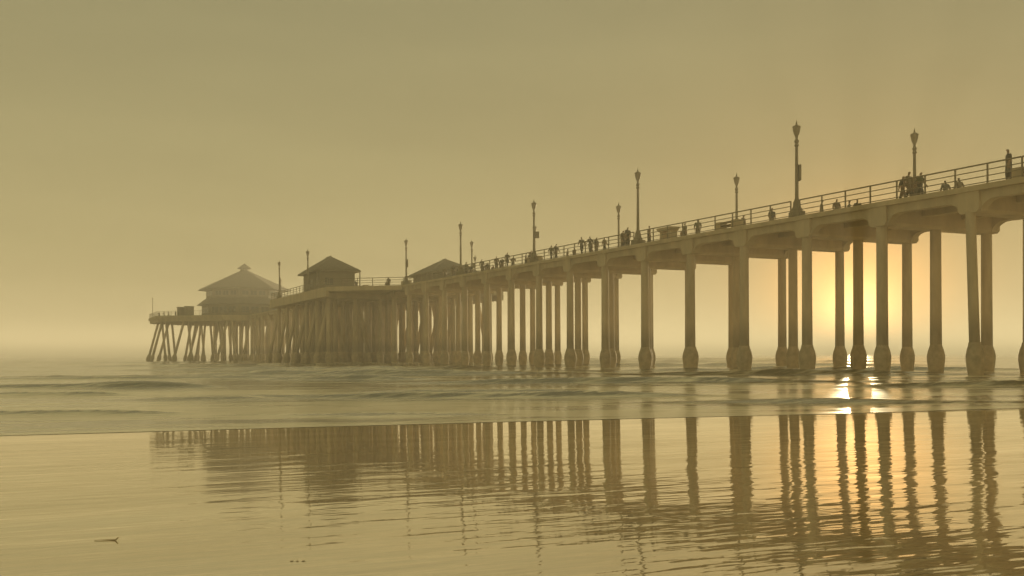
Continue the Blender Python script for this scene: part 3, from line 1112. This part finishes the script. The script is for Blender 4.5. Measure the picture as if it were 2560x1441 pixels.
person(45.25, 90.4, -90, 'person sitting on the bench at the foot of the mid-pier lamp post', 'sit', 1.74, 'dark', 'brown')
person(47.0, 98.0, 40, 'stooping person right of the lone walker left of the mid-pier lamp post', 'rail', 1.66, 'brown', 'dark', lean=0.16)
person(45.0, 95.2, 178, 'lone walker left of the mid-pier lamp post, head above the rail', 'walk', 1.75, 'dark', 'dark')
person(47.4, 102.0, 60, 'small head just left of the lone walker', 'stand', 1.60, 'grey', 'dark')
person(49.6, 109.0, 70, 'small head right of the crowded cluster by the boxed lamp post', 'stand', 1.66, 'rust', 'dark')
person(48.0, 106.9, 200, 'right of the crowded cluster of three by the boxed lamp post', 'stand', 1.74, 'dark', 'brown')
person(48.1, 107.6, 20, 'middle of the crowded cluster of three by the boxed lamp post', 'stand', 1.70, 'brown', 'dark')
person(48.0, 108.3, 120, 'left of the crowded cluster of three by the boxed lamp post', 'stand', 1.72, 'grey', 'dark')
person(47.4, 110.6, 30, 'person close left of the boxed lamp post beside the kiosk roof', 'stand', 1.68, 'dark', 'brown')
person(45.4, 107.4, 90, 'person standing at the foot of the lamp post at the kiosk roof', 'rail', 1.70, 'olive', 'dark')
person(44.9, 134.2, 185, 'person standing between the near kiosk and the next lamp post, head above the rail', 'stand', 1.76, 'dark', 'brown')
person(46.6, 140.2, 150, 'smaller person right of the one standing by the near kiosk', 'walk', 1.66, 'brown', 'dark')
person(41.9, 140.0, 200, 'person under the porch corner of the near kiosk', 'stand', 1.64, 'dark', 'brown')
person(45.4, 41.9, 175, 'tan-topped front walker in the clump under the right far-side lamp post', 'walk', 1.76, 'tan', 'brown')
person(46.7, 42.5, 150, 'rearmost walker hidden in the clump under the right far-side lamp post', 'walk', 1.66, 'dark', 'grey')
person(48.6, 52.4, 140, 'broad back over the deck edge close right of the tallest lamp post', 'stand', 1.74, 'dark', 'dark')
person(48.3, 60.4, 160, 'lone head between the tallest lamp post and the block-ended bench', 'stand', 1.68, 'brown', 'dark')
person(47.2, 66.4, 90, 'head just showing above the flared table', 'stand', 1.72, 'olive', 'dark')
person(47.8, 74.4, 30, 'low figure left of the couple, half hidden by the far-side lamp post', 'stand', 1.58, 'tan', 'dark')
person(48.2, 76.6, 60, 'low head between the leaning pair and the far-side lamp post', 'stand', 1.66, 'dark', 'brown')
person(47.6, 82.0, 100, 'short figure right of the striding walkers', 'stand', 1.55, 'rust', 'dark')
person(46.0, 91.6, 70, 'person standing close behind the sitting one at the mid-pier bench', 'stand', 1.68, 'brown', 'dark')
person(46.4, 93.6, 120, 'figure between the mid-pier bench and the lone walker', 'stand', 1.60, 'grey', 'dark')
person(46.8, 100.4, 30, 'figure trailing left of the stooping person', 'walk', 1.70, 'dark', 'brown')
person(48.4, 104.0, 60, 'shoulders over the deck edge between the stooping person and the crowded cluster', 'stand', 1.76, 'olive', 'dark')
person(47.0, 113.5, 60, 'figure at the right slope of the half-hidden kiosk roof', 'stand', 1.72, 'dark', 'dark')
person(46.4, 116.5, 200, 'figure in front of the half-hidden kiosk wall, left of its lamp post', 'stand', 1.70, 'brown', 'dark')
person(45.4, 98.8, 20, 'walker on the near rail left of the lone walker', 'walk', 1.66, 'brown', 'dark')
person(45.6, 103.2, 190, 'walker on the near rail right of the crowded cluster', 'walk', 1.70, 'grey', 'dark')
person(45.5, 111.6, 170, 'right of two walkers in front of the half-hidden kiosk', 'walk', 1.72, 'dark', 'brown')
person(46.0, 112.6, 185, 'left of two walkers in front of the half-hidden kiosk', 'walk', 1.66, 'tan', 'dark')
zp = zE + 0.022
person(27.5, 259.5, 250, 'leftmost of the figures at the rail of the end platform beside the slender pole', 'rail', 1.72, 'dark', 'brown', zp)
person(28.4, 257.2, 280, 'second of the figures at the rail of the end platform from the slender pole', 'rail', 1.66, 'grey', 'dark', zp)
person(29.2, 255.4, 260, 'third of the figures at the rail of the end platform from the slender pole', 'stand', 1.70, 'brown', 'dark', zp)
person(30.6, 253.0, 240, 'person on the end platform next to the tall cabinets', 'stand', 1.76, 'olive', 'dark', zp)

# ------------------------------------------------------------------ end platform fittings
t = thing('pole', 'slender lone pole with a small cap at the outermost corner of the pier', 'pole', (26.2, 262.3, zE + 0.021))
MB().lathe([(0.16, 0), (0.15, 0.25), (0.07, 0.35), (0.055, 4.9)], 8).build('mast', M['lamp'], t)
MB().lathe([(0.06, 4.88), (0.13, 4.95), (0.13, 5.1), (0.04, 5.2)], 8).build('cap', M['lamp'], t)
for i, (d, s, w, hh, lab) in enumerate(((31.6, 250.6, 1.6, 2.3, 'left of the two tall cabinets on the end platform beside the restaurant'),
                                        (33.0, 247.6, 1.8, 2.4, 'right of the two tall cabinets on the end platform beside the restaurant'))):
    t = thing('cabinet', lab, 'cabinet', (d, s, zE + 0.021), R(20), 'tall cabinets on the end platform')
    MB().cbox(-w / 2, w / 2, -0.6, 0.6, 0, hh, 0.04).build('body', M['wall'], t)
    MB().cbox(-w / 2 - 0.12, w / 2 + 0.12, -0.72, 0.72, hh + 0.002, hh + 0.14, 0.03).build('top', M['roof'], t)
    for sx in (-1, 1):
        dr = MB().box(sx * w / 4 - w / 4 + 0.06, sx * w / 4 + w / 4 - 0.06, -0.66, -0.58, 0.12, hh - 0.15).build('door', M['trim'], t)
        MB().tube((sx * 0.1, -0.69, hh * 0.5), (sx * 0.1, -0.69, hh * 0.5 + 0.18), 0.02, 6).build('door_handle', M['rail'], dr)

# ------------------------------------------------------------------ things lying on the wet sand
def strand(x, y, ang, L, label, rad=0.011, curl=0.12, group=None):
    """a twig or kelp stalk lying on the sand"""
    mb = MB()
    pts = []
    rnd = random.Random(int(x * 100))
    for i in range(9):
        u = i / 8
        pts.append(Vector(((u - 0.5) * L, curl * L * math.sin(u * 4.2) * u, rad * 0.8 + (0.015 if i == 8 else 0))))
    for i in range(8):
        r0 = rad * (0.5 + 0.9 * (i / 8))
        r1 = rad * (0.5 + 0.9 * ((i + 1) / 8))
        mb.tube(pts[i], pts[i + 1], r0, 7, r1)
    o = mb.build('kelp_stalk', M['kelp'], None, (x, y, sand_z(x, y)[2] + 0.001), ang, 50)
    return tag(o, label, 'kelp', group)


KX = [(0.344, 5.857), (-0.1, 5.901), (3.782, 10.177)]
strand(KX[0][0], KX[0][1], R(8) - HEADING, 0.13, 'dark curled kelp stalk lying alone on the bare wet sand at lower left', 0.0028)
PB = MB().lathe([(0.018, 0), (0.034, 0.008), (0.030, 0.02), (0.012, 0.027)], 9)
for i, (x, y, lab) in enumerate(((1.102, 4.757, 'left of three small pebbles in a row low on the sand'), (1.126, 4.744, 'middle of three small pebbles in a row low on the sand'),
                                 (1.152, 4.73, 'right of three small pebbles in a row low on the sand'),
                                 (5.957, 10.201, 'left of two dark pebbles in front of the column reflections'), (5.948, 10.058, 'right of two dark pebbles in front of the column reflections'))):
    o = place('pebble', PB.mesh('pebble', M['pebble'], 50), None, (x, y, sand_z(x, y)[2]), i * 1.3)
    o.scale = (0.28, 0.2, 0.12)
    tag(o, lab, 'pebble', 'pebbles on the wet sand')

# ------------------------------------------------------------------ haze
hz = bpy.data.materials.new('sea_haze')
hz.use_nodes = True
hn, hl_ = hz.node_tree.nodes, hz.node_tree.links
hn.clear()
ho = hn.new('ShaderNodeOutputMaterial')
pv = hn.new('ShaderNodeVolumePrincipled')
pv.inputs['Color'].default_value = (1.0, 0.97, 0.88, 1)
pv.inputs['Density'].default_value = 0.0018
pv.inputs['Anisotropy'].default_value = 0.04
hl_.new(pv.outputs[0], ho.inputs['Volume'])
B = FAR + 60
haze = MB().box(-B, B, -B, B, -3.2, 26.5).build('haze', hz)
haze['kind'] = 'stuff'
haze['label'] = 'golden evening sea haze filling the air over the beach and pier'
haze['category'] = 'haze'
